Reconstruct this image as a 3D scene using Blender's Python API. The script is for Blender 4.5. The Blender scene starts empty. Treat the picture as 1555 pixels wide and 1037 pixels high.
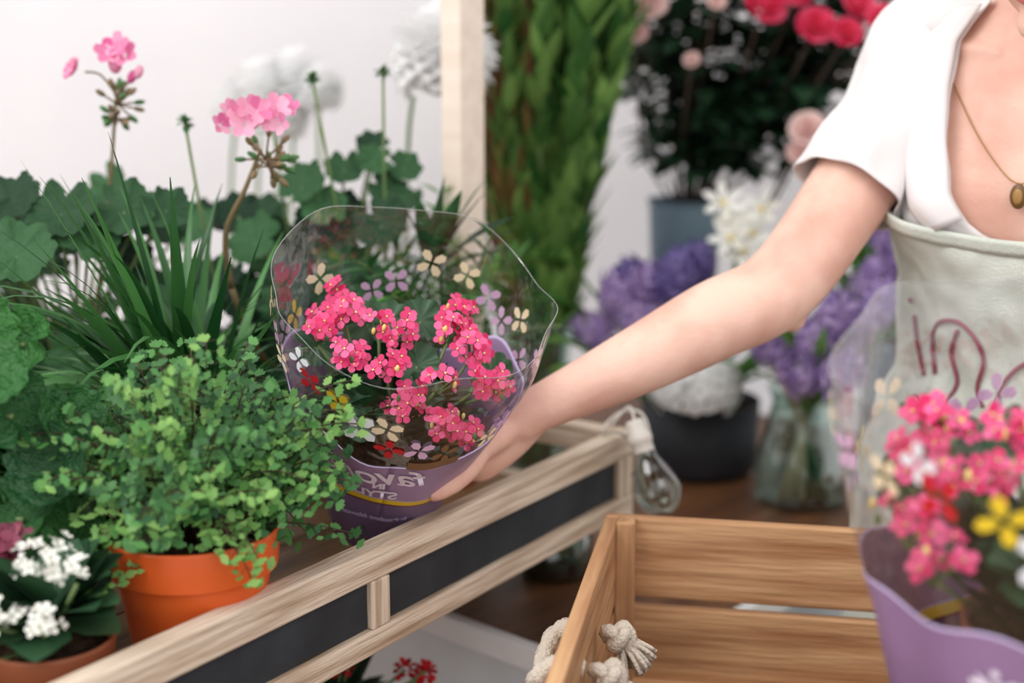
import bpy, math, random
from mathutils import Vector, Matrix, noise
V=Vector
rnd=random.Random(7)
U=rnd.uniform
pi=math.pi
sc=bpy.context.scene
try: sc.view_settings.view_transform='Standard'
except Exception: pass

# ------------------------------------------------------------------ materials
def lin(c):
    r=[]
    for x in c:
        x/=255.0
        r.append(x/12.92 if x<=.04045 else ((x+.055)/1.055)**2.4)
    return (r[0],r[1],r[2],1)
def mat(name,c1,c2=None,rough=.55,mode='noise',scale=(8,8,8),nscale=1.0,trans=0.0,bump=0.0,bscale=40.0,sss=0.0,sheen=0.0,detail=4,spec=.4,ramp=(.3,.7),coat=0):
    m=bpy.data.materials.new(name); m.use_nodes=True
    nt=m.node_tree; N=nt.nodes; L=nt.links
    for n in list(N): N.remove(n)
    out=N.new('ShaderNodeOutputMaterial'); b=N.new('ShaderNodeBsdfPrincipled')
    b.inputs['Roughness'].default_value=rough
    b.inputs['Specular IOR Level'].default_value=spec
    if coat: b.inputs['Coat Weight'].default_value=coat
    if sss:
        b.inputs['Subsurface Weight'].default_value=sss
        b.inputs['Subsurface Radius'].default_value=(.02,.008,.004)
        b.inputs['Subsurface Scale'].default_value=.5
    c2=c2 or c1
    tc=N.new('ShaderNodeTexCoord'); mp=N.new('ShaderNodeMapping'); mp.inputs['Scale'].default_value=scale
    L.new(tc.outputs['Object'],mp.inputs['Vector'])
    nz=N.new('ShaderNodeTexNoise'); nz.inputs['Scale'].default_value=nscale; nz.inputs['Detail'].default_value=detail
    L.new(mp.outputs['Vector'],nz.inputs['Vector'])
    rp=N.new('ShaderNodeValToRGB'); rp.color_ramp.elements[0].color=lin(c1); rp.color_ramp.elements[1].color=lin(c2)
    if mode=='island':
        g=N.new('ShaderNodeNewGeometry'); L.new(g.outputs['Random Per Island'],rp.inputs['Fac'])
    else:
        rp.color_ramp.elements[0].position=ramp[0]; rp.color_ramp.elements[1].position=ramp[1]
        L.new(nz.outputs['Fac'],rp.inputs['Fac'])
    L.new(rp.outputs['Color'],b.inputs['Base Color'])
    if bump:
        n2=N.new('ShaderNodeTexNoise'); n2.inputs['Scale'].default_value=bscale; n2.inputs['Detail'].default_value=5
        if mode=='wood': L.new(mp.outputs['Vector'],n2.inputs['Vector'])
        else: L.new(tc.outputs['Object'],n2.inputs['Vector'])
        bp=N.new('ShaderNodeBump'); bp.inputs['Strength'].default_value=bump; bp.inputs['Distance'].default_value=.01
        L.new(n2.outputs['Fac'],bp.inputs['Height']); L.new(bp.outputs['Normal'],b.inputs['Normal'])
    if trans:
        t=N.new('ShaderNodeBsdfTranslucent'); L.new(rp.outputs['Color'],t.inputs['Color'])
        mx=N.new('ShaderNodeMixShader'); mx.inputs[0].default_value=trans
        L.new(b.outputs[0],mx.inputs[1]); L.new(t.outputs[0],mx.inputs[2]); L.new(mx.outputs[0],out.inputs[0])
    else: L.new(b.outputs[0],out.inputs[0])
    return m
def clear(name,tint=(250,250,252),amt=.10,rough=.08,bs=14):
    m=bpy.data.materials.new(name); m.use_nodes=True
    nt=m.node_tree; N=nt.nodes; L=nt.links
    for n in list(N): N.remove(n)
    out=N.new('ShaderNodeOutputMaterial'); t=N.new('ShaderNodeBsdfTransparent'); t.inputs[0].default_value=lin(tint)
    g=N.new('ShaderNodeBsdfGlossy'); g.inputs['Roughness'].default_value=rough; g.inputs['Color'].default_value=(1,1,1,1)
    lw=N.new('ShaderNodeLayerWeight'); lw.inputs['Blend'].default_value=.35
    ma=N.new('ShaderNodeMath'); ma.operation='MULTIPLY_ADD'; ma.inputs[1].default_value=.45; ma.inputs[2].default_value=amt
    L.new(lw.outputs['Facing'],ma.inputs[0])
    mx=N.new('ShaderNodeMixShader'); L.new(ma.outputs[0],mx.inputs[0]); L.new(t.outputs[0],mx.inputs[1]); L.new(g.outputs[0],mx.inputs[2])
    nz=N.new('ShaderNodeTexNoise'); nz.inputs['Scale'].default_value=bs
    tc=N.new('ShaderNodeTexCoord'); L.new(tc.outputs['Object'],nz.inputs['Vector'])
    bp=N.new('ShaderNodeBump'); bp.inputs['Strength'].default_value=.7; bp.inputs['Distance'].default_value=.01
    L.new(nz.outputs['Fac'],bp.inputs['Height']); L.new(bp.outputs['Normal'],g.inputs['Normal'])
    L.new(mx.outputs[0],out.inputs[0])
    return m

M_wall=mat('wall_paint',(240,237,240),(246,243,245),.8,nscale=.5)
M_floor=mat('floor_boards',(96,70,50),(130,98,70),.6,'wood',(1.5,14,14))
M_pale=mat('whitewashed_wood',(168,140,114),(224,207,188),.75,'wood',(7,110,110),bump=.4,bscale=2,ramp=(.30,.58),detail=8)
M_pale2=mat('painted_wood',(226,208,190),(240,226,212),.6,'wood',(40,40,4),nscale=1)
M_shelf=mat('worn_shelf_wood',(84,58,36),(168,130,92),.5,'wood',(4,30,30),bump=.3,bscale=2)
M_chalk=mat('chalkboard',(34,37,42),(52,56,62),.8,nscale=2)
M_crate=mat('crate_wood',(160,110,72),(214,170,126),.6,'wood',(5,60,60),bump=.3,bscale=2,ramp=(.28,.66),detail=7)
M_table=mat('dark_table_wood',(66,38,22),(126,84,54),.45,'wood',(3,26,26),bump=.2,bscale=2)
M_white=mat('white_painted_metal',(196,204,208),(214,220,224),.45)
M_trim=mat('white_trim',(225,225,226),(235,235,236),.5)
M_terra=mat('terracotta_plastic',(204,82,28),(220,98,40),.42,nscale=1)
M_terra2=mat('brown_pot_plastic',(130,70,46),(150,86,56),.5)
M_soil=mat('soil',(36,24,16),(92,66,46),.95,scale=(90,90,90),bump=1,bscale=150)
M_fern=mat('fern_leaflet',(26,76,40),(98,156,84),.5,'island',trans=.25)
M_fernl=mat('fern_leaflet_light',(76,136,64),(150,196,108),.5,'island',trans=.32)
M_stemd=mat('dark_stem',(50,36,26),(70,50,34),.5)
M_grass=mat('grass_leaf',(22,68,32),(84,142,74),.36,'island',trans=.2)
M_ger=mat('geranium_leaf',(16,44,28),(58,100,60),.6,'island',trans=.08,bump=.6,bscale=60,spec=.25)
M_gerl=mat('geranium_leaf_light',(60,110,60),(96,142,84),.55,'island',trans=.2)
M_stem=mat('green_stem',(86,116,66),(120,140,88),.5)
M_stemp=mat('pinkish_stem',(110,96,66),(140,116,84),.5)
M_prim=mat('primrose_leaf',(24,72,34),(74,138,68),.38,'island',trans=.12,bump=1.0,bscale=110)
M_kal=mat('kalanchoe_leaf',(22,56,36),(60,96,64),.4,'island',trans=.1)
M_pink=mat('kalanchoe_petal_pink',(222,24,100),(255,116,170),.5,'island',trans=.25)
M_pinkc=mat('kalanchoe_centre',(240,210,120),(255,236,150),.5,'island')
M_wpet=mat('white_petal',(248,246,234),(255,255,250),.5,'island',trans=.25)
M_wpet2=mat('bright_white_petal',(255,255,255),None,.6,'island',trans=.3,spec=.2)
M_gpet=mat('geranium_petal',(226,96,160),(255,200,222),.5,'island',trans=.3)
M_purple=mat('purple_printed_sleeve',(140,108,146),(168,138,176),.32,nscale=.6)
M_purpled=mat('dark_purple_sleeve',(98,80,112),(126,104,140),.32,nscale=.6)
M_lav=mat('lavender_print',(184,166,206),(198,182,216),.4)
M_yel=mat('yellow_print',(232,196,40),(240,206,60),.4)
M_maroon=mat('maroon_print',(96,34,50),(110,40,56),.4)
M_cream=mat('cream_print',(252,228,184),(254,236,202),.5,trans=.2)
M_lil=mat('lilac_print',(220,172,212),(230,190,220),.5,trans=.2)
M_red=mat('red_print',(200,30,44),(214,44,50),.5,trans=.2)
M_wht=mat('white_print',(236,240,246),(246,248,252),.5,trans=.1)
M_tan=mat('tan_print',(120,88,60),(136,100,66),.5)
M_letter=mat('lettering_print',(228,214,232),(236,224,238),.5)
M_film=clear('clear_film',(246,247,248),.05,.10,26)
M_rim=clear('film_rim',(225,228,226),.22,.2)
M_glass=clear('clear_glass',(225,236,232),.07,.05)
M_teal=clear('teal_glass',(70,150,130),.12,.08)
M_skin=mat('skin',(212,154,136),(240,198,180),.52,nscale=1.8,sss=.12,bump=.08,bscale=240,spec=.28,ramp=(.22,.6),detail=7)
M_shirt=mat('white_cotton',(238,232,232),(245,241,240),.85,nscale=1,bump=.08,bscale=500,trans=.06)
M_apron=mat('linen_apron',(214,222,210),(228,233,224),.9,'noise',(30,30,30),bump=.25,bscale=400)
M_bur=mat('burgundy_embroidery',(140,66,84),(160,82,98),.8)
M_gold=mat('gold_chain',(150,112,60),(176,136,80),.35)
M_bronze=mat('bronze_pendant',(96,70,40),(120,88,50),.35)
M_pant=mat('denim',(60,72,96),(80,92,116),.9)
M_shoe=mat('shoe_canvas',(200,196,190),(214,210,204),.8)
M_hair=mat('brown_hair',(70,44,28),(110,74,48),.5,'wood',(60,60,4))
M_lip=mat('lip',(190,100,96),(200,112,106),.45)
M_eyew=mat('eye_white',(240,238,234),None,.2); M_iris=mat('iris',(70,50,36),None,.2)
M_rope=mat('cotton_rope',(222,208,190),(240,230,216),.9,bump=.6,bscale=300)
M_leuc=mat('leucadendron_leaf',(34,84,34),(124,162,84),.42,'island',trans=.18)
M_leur=mat('reddish_leaf',(104,44,36),(126,112,60),.5,'island',trans=.15)
M_rosel=mat('rose_leaf',(12,36,24),(44,76,50),.5,'island',trans=.1)
M_rose=mat('rose_petal',(222,44,92),(248,106,142),.5,'island',trans=.25)
M_rosep=mat('pale_rose_petal',(240,206,204),(252,230,224),.5,'island',trans=.25)
M_zinc=mat('blue_zinc',(92,116,136),(122,144,160),.5)
M_dark=mat('dark_planter',(38,40,46),(54,56,62),.6)
M_hya=mat('hyacinth_purple',(134,104,172),(206,180,226),.5,'island',trans=.25)
M_hyb=mat('hyacinth_violet',(72,60,124),(134,118,180),.5,'island',trans=.2)
M_bright=mat('bright_leaf',(64,122,50),(122,172,84),.5,'island',trans=.3)
M_redf=mat('red_petal',(180,20,36),(226,50,60),.5,'island',trans=.2)
M_yf=mat('yellow_petal',(246,180,30),(255,206,60),.5,'island',trans=.2)
M_mar=mat('dusky_petal',(110,40,62),(150,70,92),.5,'island',trans=.2)
M_label=mat('paper_label',(214,190,160),(226,204,176),.8)
M_socket=mat('white_socket',(226,220,212),(236,230,222),.4)
M_metal=mat('wire',(150,146,140),(180,176,168),.35)

# ------------------------------------------------------------------ mesh building
class MB:
    def __init__(s): s.v=[];s.f=[];s.m=[];s.mats=[]
    def mi(s,m):
        if m not in s.mats: s.mats.append(m)
        return s.mats.index(m)
    def add(s,vs,fs,m):
        o=len(s.v); i=s.mi(m)
        s.v.extend([tuple(x) for x in vs])
        for f in fs:
            s.f.append(tuple(a+o for a in f)); s.m.append(i)
    def obj(s,name,parent=None,smooth=True,mods=()):
        me=bpy.data.meshes.new(name); me.from_pydata(s.v,[],s.f)
        for m in s.mats: me.materials.append(m)
        me.polygons.foreach_set('material_index',s.m)
        if smooth: me.polygons.foreach_set('use_smooth',[True]*len(s.f))
        me.update()
        o=bpy.data.objects.new(name,me); sc.collection.objects.link(o)
        if parent: o.parent=parent
        return o
def empty(name):
    o=bpy.data.objects.new(name,None); sc.collection.objects.link(o); o.empty_display_size=.05; return o
def basis(n,spin=None,M=None):
    n=V(n).normalized()
    a=V((0,0,1)) if abs(n.z)<.95 else V((1,0,0))
    x=n.cross(a).normalized(); y=n.cross(x).normalized()
    if spin is None: spin=U(0,2*pi)
    c,s_=math.cos(spin),math.sin(spin)
    return x*c+y*s_, y*c-x*s_, n
def catmull(pts,k):
    out=[]; n=len(pts)
    for i in range(n-1):
        p0=pts[max(i-1,0)];p1=pts[i];p2=pts[i+1];p3=pts[min(i+2,n-1)]
        for j in range(k):
            t=j/k
            out.append(tuple(.5*((2*b)+(-a+c)*t+(2*a-5*b+4*c-d)*t*t+(-a+3*b-3*c+d)*t**3) for a,b,c,d in zip(p0,p1,p2,p3)))
    out.append(tuple(pts[-1])); return out
def tube(mb,pts,r,m,seg=6,cap=True,flat=1.0,flatdir=None,k=0,fn=None):
    if not isinstance(r,(list,tuple)): r=[r]*len(pts)
    if k:
        q=catmull([tuple(p)+(rr,) for p,rr in zip(pts,r)],k)
        pts=[V(a[:3]) for a in q]; r=[a[3] for a in q]
    pts=[V(p) for p in pts]; n=len(pts); vs=[];fs=[]
    t=(pts[1]-pts[0]).normalized()
    ref=V(flatdir) if flatdir is not None else (V((0,0,1)) if abs(t.z)<.9 else V((1,0,0)))
    x=(ref-t*ref.dot(t)).normalized()
    for i in range(n):
        t=(pts[min(i+1,n-1)]-pts[max(i-1,0)]).normalized()
        x=(x-t*x.dot(t)).normalized(); y=t.cross(x)
        for j in range(seg):
            a=2*pi*j/seg; rr=r[i]
            if fn: rr*=fn(i/(n-1),a)
            vs.append(pts[i]+x*math.cos(a)*rr*flat+y*math.sin(a)*rr)
    for i in range(n-1):
        for j in range(seg):
            k2=(j+1)%seg
            fs.append((i*seg+j,i*seg+k2,(i+1)*seg+k2,(i+1)*seg+j))
    if cap:
        fs.append(tuple(range(seg))[::-1]); fs.append(tuple((n-1)*seg+j for j in range(seg)))
    mb.add(vs,fs,m)
def rev(mb,prof,m,T,seg=36,fn=None):
    vs=[];fs=[];n=len(prof)
    for (r,z) in prof:
        for j in range(seg):
            a=2*pi*j/seg; vs.append(T@V((r*math.cos(a),r*math.sin(a),z)))
    for i in range(n-1):
        for j in range(seg):
            k=(j+1)%seg; fs.append((i*seg+j,i*seg+k,(i+1)*seg+k,(i+1)*seg+j))
    mb.add(vs,fs,m)
def Tr(x,y,z): return Matrix.Translation((x,y,z))
def ell(mb,c,ax,rad,m,seg=20,rings=12,fn=None):
    vs=[];fs=[]
    X,Y,Z=[V(a) for a in ax]; c=V(c)
    for i in range(rings+1):
        p=pi*(.0001+.9998*i/rings)
        for j in range(seg):
            a=2*pi*j/seg
            d=(math.sin(p)*math.cos(a),math.sin(p)*math.sin(a),math.cos(p))
            q=(d[0]*rad[0],d[1]*rad[1],d[2]*rad[2])
            if fn: q=fn(d,q)
            vs.append(c+X*q[0]+Y*q[1]+Z*q[2])
    for i in range(rings):
        for j in range(seg):
            k=(j+1)%seg; fs.append((i*seg+j,(i+1)*seg+j,(i+1)*seg+k,i*seg+k))
    fs.append(tuple(range(seg))); fs.append(tuple(rings*seg+j for j in range(seg))[::-1])
    mb.add(vs,fs,m)
def grid(mb,fn,nu,nv,m,mfn=None):
    vs=[];o=len(mb.v)
    for i in range(nu+1):
        for j in range(nv+1): vs.append(fn(i/nu,j/nv))
    if mfn is None:
        fs=[(i*(nv+1)+j,(i+1)*(nv+1)+j,(i+1)*(nv+1)+j+1,i*(nv+1)+j+1) for i in range(nu) for j in range(nv)]
        mb.add(vs,fs,m)
    else:
        mb.add(vs,[],m)
        for i in range(nu):
            for j in range(nv):
                mm=mfn(i,j)
                if mm is None: continue
                mb.f.append((o+i*(nv+1)+j,o+(i+1)*(nv+1)+j,o+(i+1)*(nv+1)+j+1,o+i*(nv+1)+j+1)); mb.m.append(mb.mi(mm))
def board(name,parent,c,xd,size,m,bev=.0025,zd=None):
    x=V(xd).normalized() if len(xd)==3 else V((xd[0],xd[1],0)).normalized()
    z=V((0,0,1)) if zd is None else V(zd).normalized()
    y=z.cross(x).normalized(); z=x.cross(y).normalized()
    a,b,d=[s/2 for s in size]
    vs=[(i*a,j*b,k*d) for i in(-1,1) for j in(-1,1) for k in(-1,1)]
    fs=[(0,1,3,2),(4,6,7,5),(0,4,5,1),(2,3,7,6),(0,2,6,4),(1,5,7,3)]
    me=bpy.data.meshes.new(name); me.from_pydata(vs,[],fs); me.materials.append(m)
    o=bpy.data.objects.new(name,me); sc.collection.objects.link(o)
    R=Matrix((x,y,z)).transposed().to_4x4(); R.translation=V(c); o.matrix_world=R
    if parent: o.parent=parent
    if bev:
        bm=o.modifiers.new('bevel','BEVEL'); bm.width=bev; bm.segments=2
    return o
DOWN=V((0,0,-1))
def leaf(mb,p,d,L,W,m,droop=.4,n=5,fold=.3,pw=.8,scal=0,up=V((0,0,1)),twist=0):
    p=V(p); d=V(d).normalized(); vs=[]
    for i in range(n+1):
        t=i/n
        w=W*.5*max(.04,math.sin(pi*min(1,t**pw)*.98+.02))
        if scal and i%2: w*=1+scal
        s=d.cross(up)
        if s.length<.05: s=d.cross(V((1,.3,0)))
        s.normalize(); nr=s.cross(d)
        if twist: s=(s*math.cos(twist*t)+nr*math.sin(twist*t)).normalized(); nr=s.cross(d)
        vs+= [p-s*w+nr*fold*w,V(p),p+s*w+nr*fold*w]
        p=p+d*(L/n); d=(d+DOWN*droop/n).normalized()
    fs=[]
    for i in range(n):
        a=i*3; fs+=[(a,a+1,a+4,a+3),(a+1,a+2,a+5,a+4)]
    mb.add(vs,fs,m)
def rleaf(mb,c,n,r,m,lobes=7,seg=42,cup=.25,scal=.06,spin=None):
    x,y,z=basis(n,spin); c=V(c); vs=[c-z*r*cup*.4]; ph=U(0,6)
    for ring,(f) in enumerate((.35,.65,.88,1.0)):
        for j in range(seg):
            a=2*pi*j/seg
            rr=r*f*(1+(scal*math.cos(lobes*a)+.035*math.cos(3*lobes*a))*f*f)
            if abs(a-pi)<.3: rr*=.55+1.4*abs(a-pi)
            zz=r*(cup*(f*f-.4)*.6+.10*f*f*math.sin(lobes*a+1)+.07*f*math.sin(3*a+ph)+.04*f*math.sin(2*lobes*a))
            vs.append(c+x*rr*math.cos(a)+y*rr*math.sin(a)+z*zz)
    fs=[]
    for j in range(seg):
        k=(j+1)%seg; fs.append((0,1+j,1+k))
        for q in (0,1,2): fs.append((1+q*seg+j,1+(q+1)*seg+j,1+(q+1)*seg+k,1+q*seg+k))
    mb.add(vs,fs,m)
def flower(mb,c,n,r,m,mc=None,pet=4,wid=.36,lift=.2,spin=None,cr=.16):
    x,y,z=basis(n,spin); c=V(c)
    for i in range(pet):
        a=2*pi*i/pet+U(-.08,.08); dx=x*math.cos(a)+y*math.sin(a); dy=y*math.cos(a)-x*math.sin(a)
        P=[(.05,0,0),(.5,-wid,.6*lift),(.85,-wid*.75,lift),(1,0,lift*.8),(.85,wid*.75,lift),(.5,wid,.6*lift),(.55,0,.4*lift)]
        vs=[c+dx*r*p[0]+dy*r*p[1]+z*r*p[2] for p in P]
        mb.add(vs,[(0,1,6),(1,2,6),(2,3,6),(3,4,6),(4,5,6),(5,0,6)],m)
    if mc:
        vs=[c+z*r*.3]+[c+(x*math.cos(k*pi/3)+y*math.sin(k*pi/3))*r*cr+z*r*.1 for k in range(6)]
        mb.add(vs,[(0,1+k,1+(k+1)%6) for k in range(6)],mc)
def pompon(mb,c,r,m,n=90,axis=(0,0,1),w=.45,core=False):
    c=V(c)
    if core: ell(mb,c,basis((0,0,1),0),(r*.72,r*.72,r*.72),m,20,14)
    for i in range(n):
        z=1-2*(i+.5)/n; a=i*2.39996; q=math.sqrt(1-z*z)
        d=V((q*math.cos(a),q*math.sin(a),z))
        if d.dot(V(axis))<-.75: continue
        leaf(mb,c+d*r*.4,d,r*U(.5,.7),r*w,m,droop=U(-.1,.3),n=3,fold=.4,pw=1.2)
def rose(mb,c,n,r,m):
    x,y,z=basis(n); c=V(c)
    for lay,(rr,h,np_,op) in enumerate(((.28,.75,3,.0),(.5,.7,4,.1),(.72,.55,5,.3),(.95,.35,6,.7))):
        for i in range(np_):
            a=2*pi*i/np_+lay*.7; vs=[]
            for u in range(5):
                aa=a+(u-2)*(.95*pi/np_)*.6
                d=x*math.cos(aa)+y*math.sin(aa)
                for v in range(4):
                    t=v/3; edge=1-.25*((u-2)/2)**2
                    vs.append(c+d*r*(rr*(.35+.65*math.sin(t*pi*.5))+op*.25*t*t)+z*r*(h*t*edge*1.3-.3))
            fs=[(u*4+v,(u+1)*4+v,(u+1)*4+v+1,u*4+v+1) for u in range(4) for v in range(3)]
            mb.add(vs,fs,m)
def hyacinth(mb,b,d,h,r,m,n=34,fr=.02):
    b=V(b); d=V(d).normalized(); x,y,z=basis(d,0)
    tube(mb,[b-d*.05,b+d*h],.004,M_bright)
    for i in range(n):
        t=(i+.5)/n; a=i*2.39996; q=r*(math.sin(pi*min(1,.15+t*.8)))**.5
        o=x*math.cos(a)+y*math.sin(a)+d*U(.1,.4)
        flower(mb,b+d*h*t+o*q*U(.6,.95),o,fr*U(.8,1.15),m,None,6,.17,-.35)
def pot(mb,x,y,z0,h,rt,rb,m,soil=True,lip=.03):
    T=Tr(x,y,z0); rl=rb+(rt-rb)*(h-lip)/h-.001
    rev(mb,[(.001,0),(rb,0)],m,T,56)
    rev(mb,[(rb,0),(rl-.002,h-lip)],m,T,56)
    rev(mb,[(rl-.002,h-lip),(rt-.003,h-lip)],m,T,56)
    rev(mb,[(rt-.003,h-lip),(rt-.002,h-lip*.8),(rt,h-.003),(rt-.0005,h-.0006),(rt-.002,h),(rt-.0035,h-.001)],m,T,56)
    rev(mb,[(rt-.0035,h-.001),(rt-.005,h-.02),(rb+(rt-rb)*.4,h*.5)],m,T,56)
    if soil:
        vs=[V((x,y,z0+h-.012))]; seg=24
        for q in (.5,1):
            for j in range(seg):
                a=2*pi*j/seg; vs.append(V((x+math.cos(a)*(rt-.005)*q,y+math.sin(a)*(rt-.005)*q,z0+h-.014+U(-.002,.004))))
        fs=[(0,1+j,1+(j+1)%seg) for j in range(seg)]+[(1+j,1+seg+j,1+seg+(j+1)%seg,1+(j+1)%seg) for j in range(seg)]
        mb.add(vs,fs,M_soil)

# ------------------------------------------------------------------ room
board('floor',None,(0,.9,-.03),(1,0),(5,4.2,.06),M_floor,0)
board('wall_back',None,(0,2.9,1.4),(1,0),(5,.1,2.9),M_wall,0)
board('wall_left',None,(-2.45,.9,1.4),(0,1),(4.1,.1,2.9),M_wall,0)
board('baseboard_back',None,(0,2.84,.05),(1,0),(4.8,.02,.1),M_trim)

# ------------------------------------------------------------------ display table (white cabinet, wooden top)
K=V((.11,1.39)); e1=V((-.746,.666)); e2=V((.666,.746))
def tp(a,b,z): q=K+e1*a+e2*b; return V((q.x,q.y,z))
TW,TD=.85,1.05
tb=empty('display_cabinet')
board('wooden_top',tb,tp(TW/2,TD/2,.728),e2,(TD-.03,TW-.03,.024),M_table)
board('cabinet_body',tb,tp(TW/2,TD/2,.385),e2,(TD-.04,TW-.04,.65),M_white,.004)
board('top_trim_left',tb,tp(TW/2,.0075,.726),e1,(TW,.015,.03),M_trim)
board('top_trim_right',tb,tp(.0075,TD/2,.726),e2,(TD,.015,.03),M_trim)
board('top_trim_back',tb,tp(TW/2,TD-.0075,.726),e1,(TW,.015,.03),M_trim)
board('top_trim_side',tb,tp(TW-.0075,TD/2,.726),e2,(TD,.015,.03),M_trim)
board('plinth',tb,tp(TW/2,TD/2,.03),e2,(TD-.1,TW-.1,.06),M_trim)

# ------------------------------------------------------------------ rack with chalkboard rail
A=V((-.333,.943)); D=V((.554,.8325)); Nn=V((-.8325,.554))
def rp(t,n,z): q=A+D*t+Nn*n; return V((q.x,q.y,z))
SH=.873
rk=empty('plant_display_rack')
t0,t1=-.3,.83; Lr=t1-t0; tm=(t0+t1)/2
board('rail_top',rk,rp(tm,-.011,.9345),D,(Lr,.022,.031),M_pale)
board('rail_bottom',rk,rp(tm,-.011,.860),D,(Lr,.022,.024),M_pale)
board('rail_back_panel',rk,rp(tm,-.0045,.8955),D,(Lr-.004,.009,.047),M_pale)
for i,(ta,tb2) in enumerate(((-.29,-.1),(-.07,.340),(.366,.795))):
    board('chalkboard_%d'%(i+1),rk,rp((ta+tb2)/2,-.0125,.8955),D,(tb2-ta,.006,.0455),M_chalk,.001)
for i,tt in enumerate((-.085,.353,.813)):
    board('stile_%d'%(i+1),rk,rp(tt,-.0125,.8955),(0,0,1),(.047,.026 if i<2 else .034,.019),M_pale,.002,zd=(Nn.x,Nn.y,0))
board('rail_end',rk,rp(.819,.35,.9345),Nn,(.7,.022,.031),M_pale)
board('rail_end_lower',rk,rp(.819,.35,.860),Nn,(.7,.022,.024),M_pale)
board('rail_rear',rk,rp(tm,.711,.91),D,(Lr,.022,.08),M_pale)
for i in range(7):
    board('shelf_plank_%d'%(i+1),rk,rp(tm-.012,.05+.1*i,SH-.009),D,(Lr-.03,.098,.018),M_shelf,.0015)
board('leg_1',rk,rp(.813,-.008,.795),(0,0,1),(.11,.034,.028),M_pale2,zd=(Nn.x,Nn.y,0))
board('leg_2',rk,rp(.80,.69,.80),(0,0,1),(.12,.034,.028),M_pale2,zd=(Nn.x,Nn.y,0))
board('leg_3',rk,rp(-.28,-.008,.418),(0,0,1),(.835,.034,.028),M_pale2,zd=(Nn.x,Nn.y,0))
board('leg_4',rk,rp(-.28,.69,.43),(0,0,1),(.86,.034,.028),M_pale2,zd=(Nn.x,Nn.y,0))
board('upright_right',rk,rp(.845,.235,1.29),(0,0,1),(1.1,.052,.03),M_pale2,zd=(Nn.x,Nn.y,0))
board('upright_left',rk,rp(-.32,.235,1.0),(0,0,1),(1.68,.05,.03),M_pale2,zd=(Nn.x,Nn.y,0))
board('upper_beam',rk,rp(tm,.235,1.80),D,(Lr+.1,.03,.06),M_pale2)

# ------------------------------------------------------------------ maidenhair fern in terracotta pot
fx,fy=-.268,1.135
mb=MB(); pot(mb,fx,fy,SH,.128,.073,.050,M_terra,lip=.034)
def leaflet(mb,c,n,d,r,m):
    n=V(n).normalized(); d=V(d); d=(d-n*d.dot(n))
    if d.length<1e-4: return
    d.normalize(); s=n.cross(d); c=V(c)
    P=[(0,0,0),(.42,-.72,.05),(.78,-.66,.12),(.76,-.34,.06),(1.02,-.20,.12),(.88,.0,.05),(1.02,.22,.12),(.76,.36,.06),(.78,.68,.12),(.40,.72,.05)]
    mb.add([c+d*r*a+s*r*b+n*r*e for a,b,e in P],[(0,1,2,3),(0,3,4,5),(0,5,6,7),(0,7,8,9)],m)
def frond(mb,b,tip,lift,m,nb=9,sr=.034,i0=3):
    b=V(b);tip=V(tip); mid=(b+tip)/2+V((0,0,lift)); pts=[]
    for i in range(15):
        t=i/14; pts.append(b*(1-t)**2+mid*2*t*(1-t)+tip*t*t)
    tube(mb,pts,.0006,M_stemd,4)
    for i in range(i0,15):
        t=i/14; p=pts[i]; tg=(pts[min(i+1,14)]-pts[i-1]).normalized()
        sd=tg.cross(V((0,0,1)))
        if sd.length<.1: sd=V((1,0,0))
        sd.normalize()
        for s in (-1,1):
            L=sr*(1.15-t*.9)*U(.6,1.15); dr=(sd*s+tg*U(.3,.8)+V((0,0,U(-.35,.25)))).normalized()
            k=max(1,int(L/.0066)); q0=p
            for j in range(1,k+1):
                q=p+dr*L*j/k+DOWN*(.3*L*(j/k)**2)
                n=V((U(-.6,.6),U(-1.0,.1)-.3,U(.2,1.0)))
                leaflet(mb,q,n,dr+V((U(-.9,.9),U(-.9,.9),U(-.9,.1))),U(.0056,.0102)*(1.1-.3*j/k),m)
            tube(mb,[p,p+dr*L*.6+DOWN*.1*L,q],.0003,M_stemd,3,cap=False)
        if i==14: leaflet(mb,p,(U(-.4,.4),-.5,.8),tg,.009,m)
for i in range(104):
    a=U(0,2*pi); R=.140*math.sqrt(U(.02,1))
    x=fx+R*math.cos(a)*.95+.004; y=fy+R*math.sin(a)*.8
    z=1.168-.135*(R/.140)**2+U(-.035,.012)
    if i%4==0: z-=.03
    bb=(fx+U(-.03,.03),fy+U(-.03,.03),SH+.115)
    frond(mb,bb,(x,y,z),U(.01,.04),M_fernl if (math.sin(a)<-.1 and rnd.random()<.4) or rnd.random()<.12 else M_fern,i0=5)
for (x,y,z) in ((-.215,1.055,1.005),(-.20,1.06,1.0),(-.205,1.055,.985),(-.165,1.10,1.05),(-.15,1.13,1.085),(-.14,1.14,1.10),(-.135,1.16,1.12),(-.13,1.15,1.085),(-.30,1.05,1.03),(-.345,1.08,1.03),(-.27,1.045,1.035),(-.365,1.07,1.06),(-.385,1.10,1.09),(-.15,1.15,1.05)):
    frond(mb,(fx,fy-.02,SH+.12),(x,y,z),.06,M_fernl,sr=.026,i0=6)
mb.obj('potted_maidenhair_fern')

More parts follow.
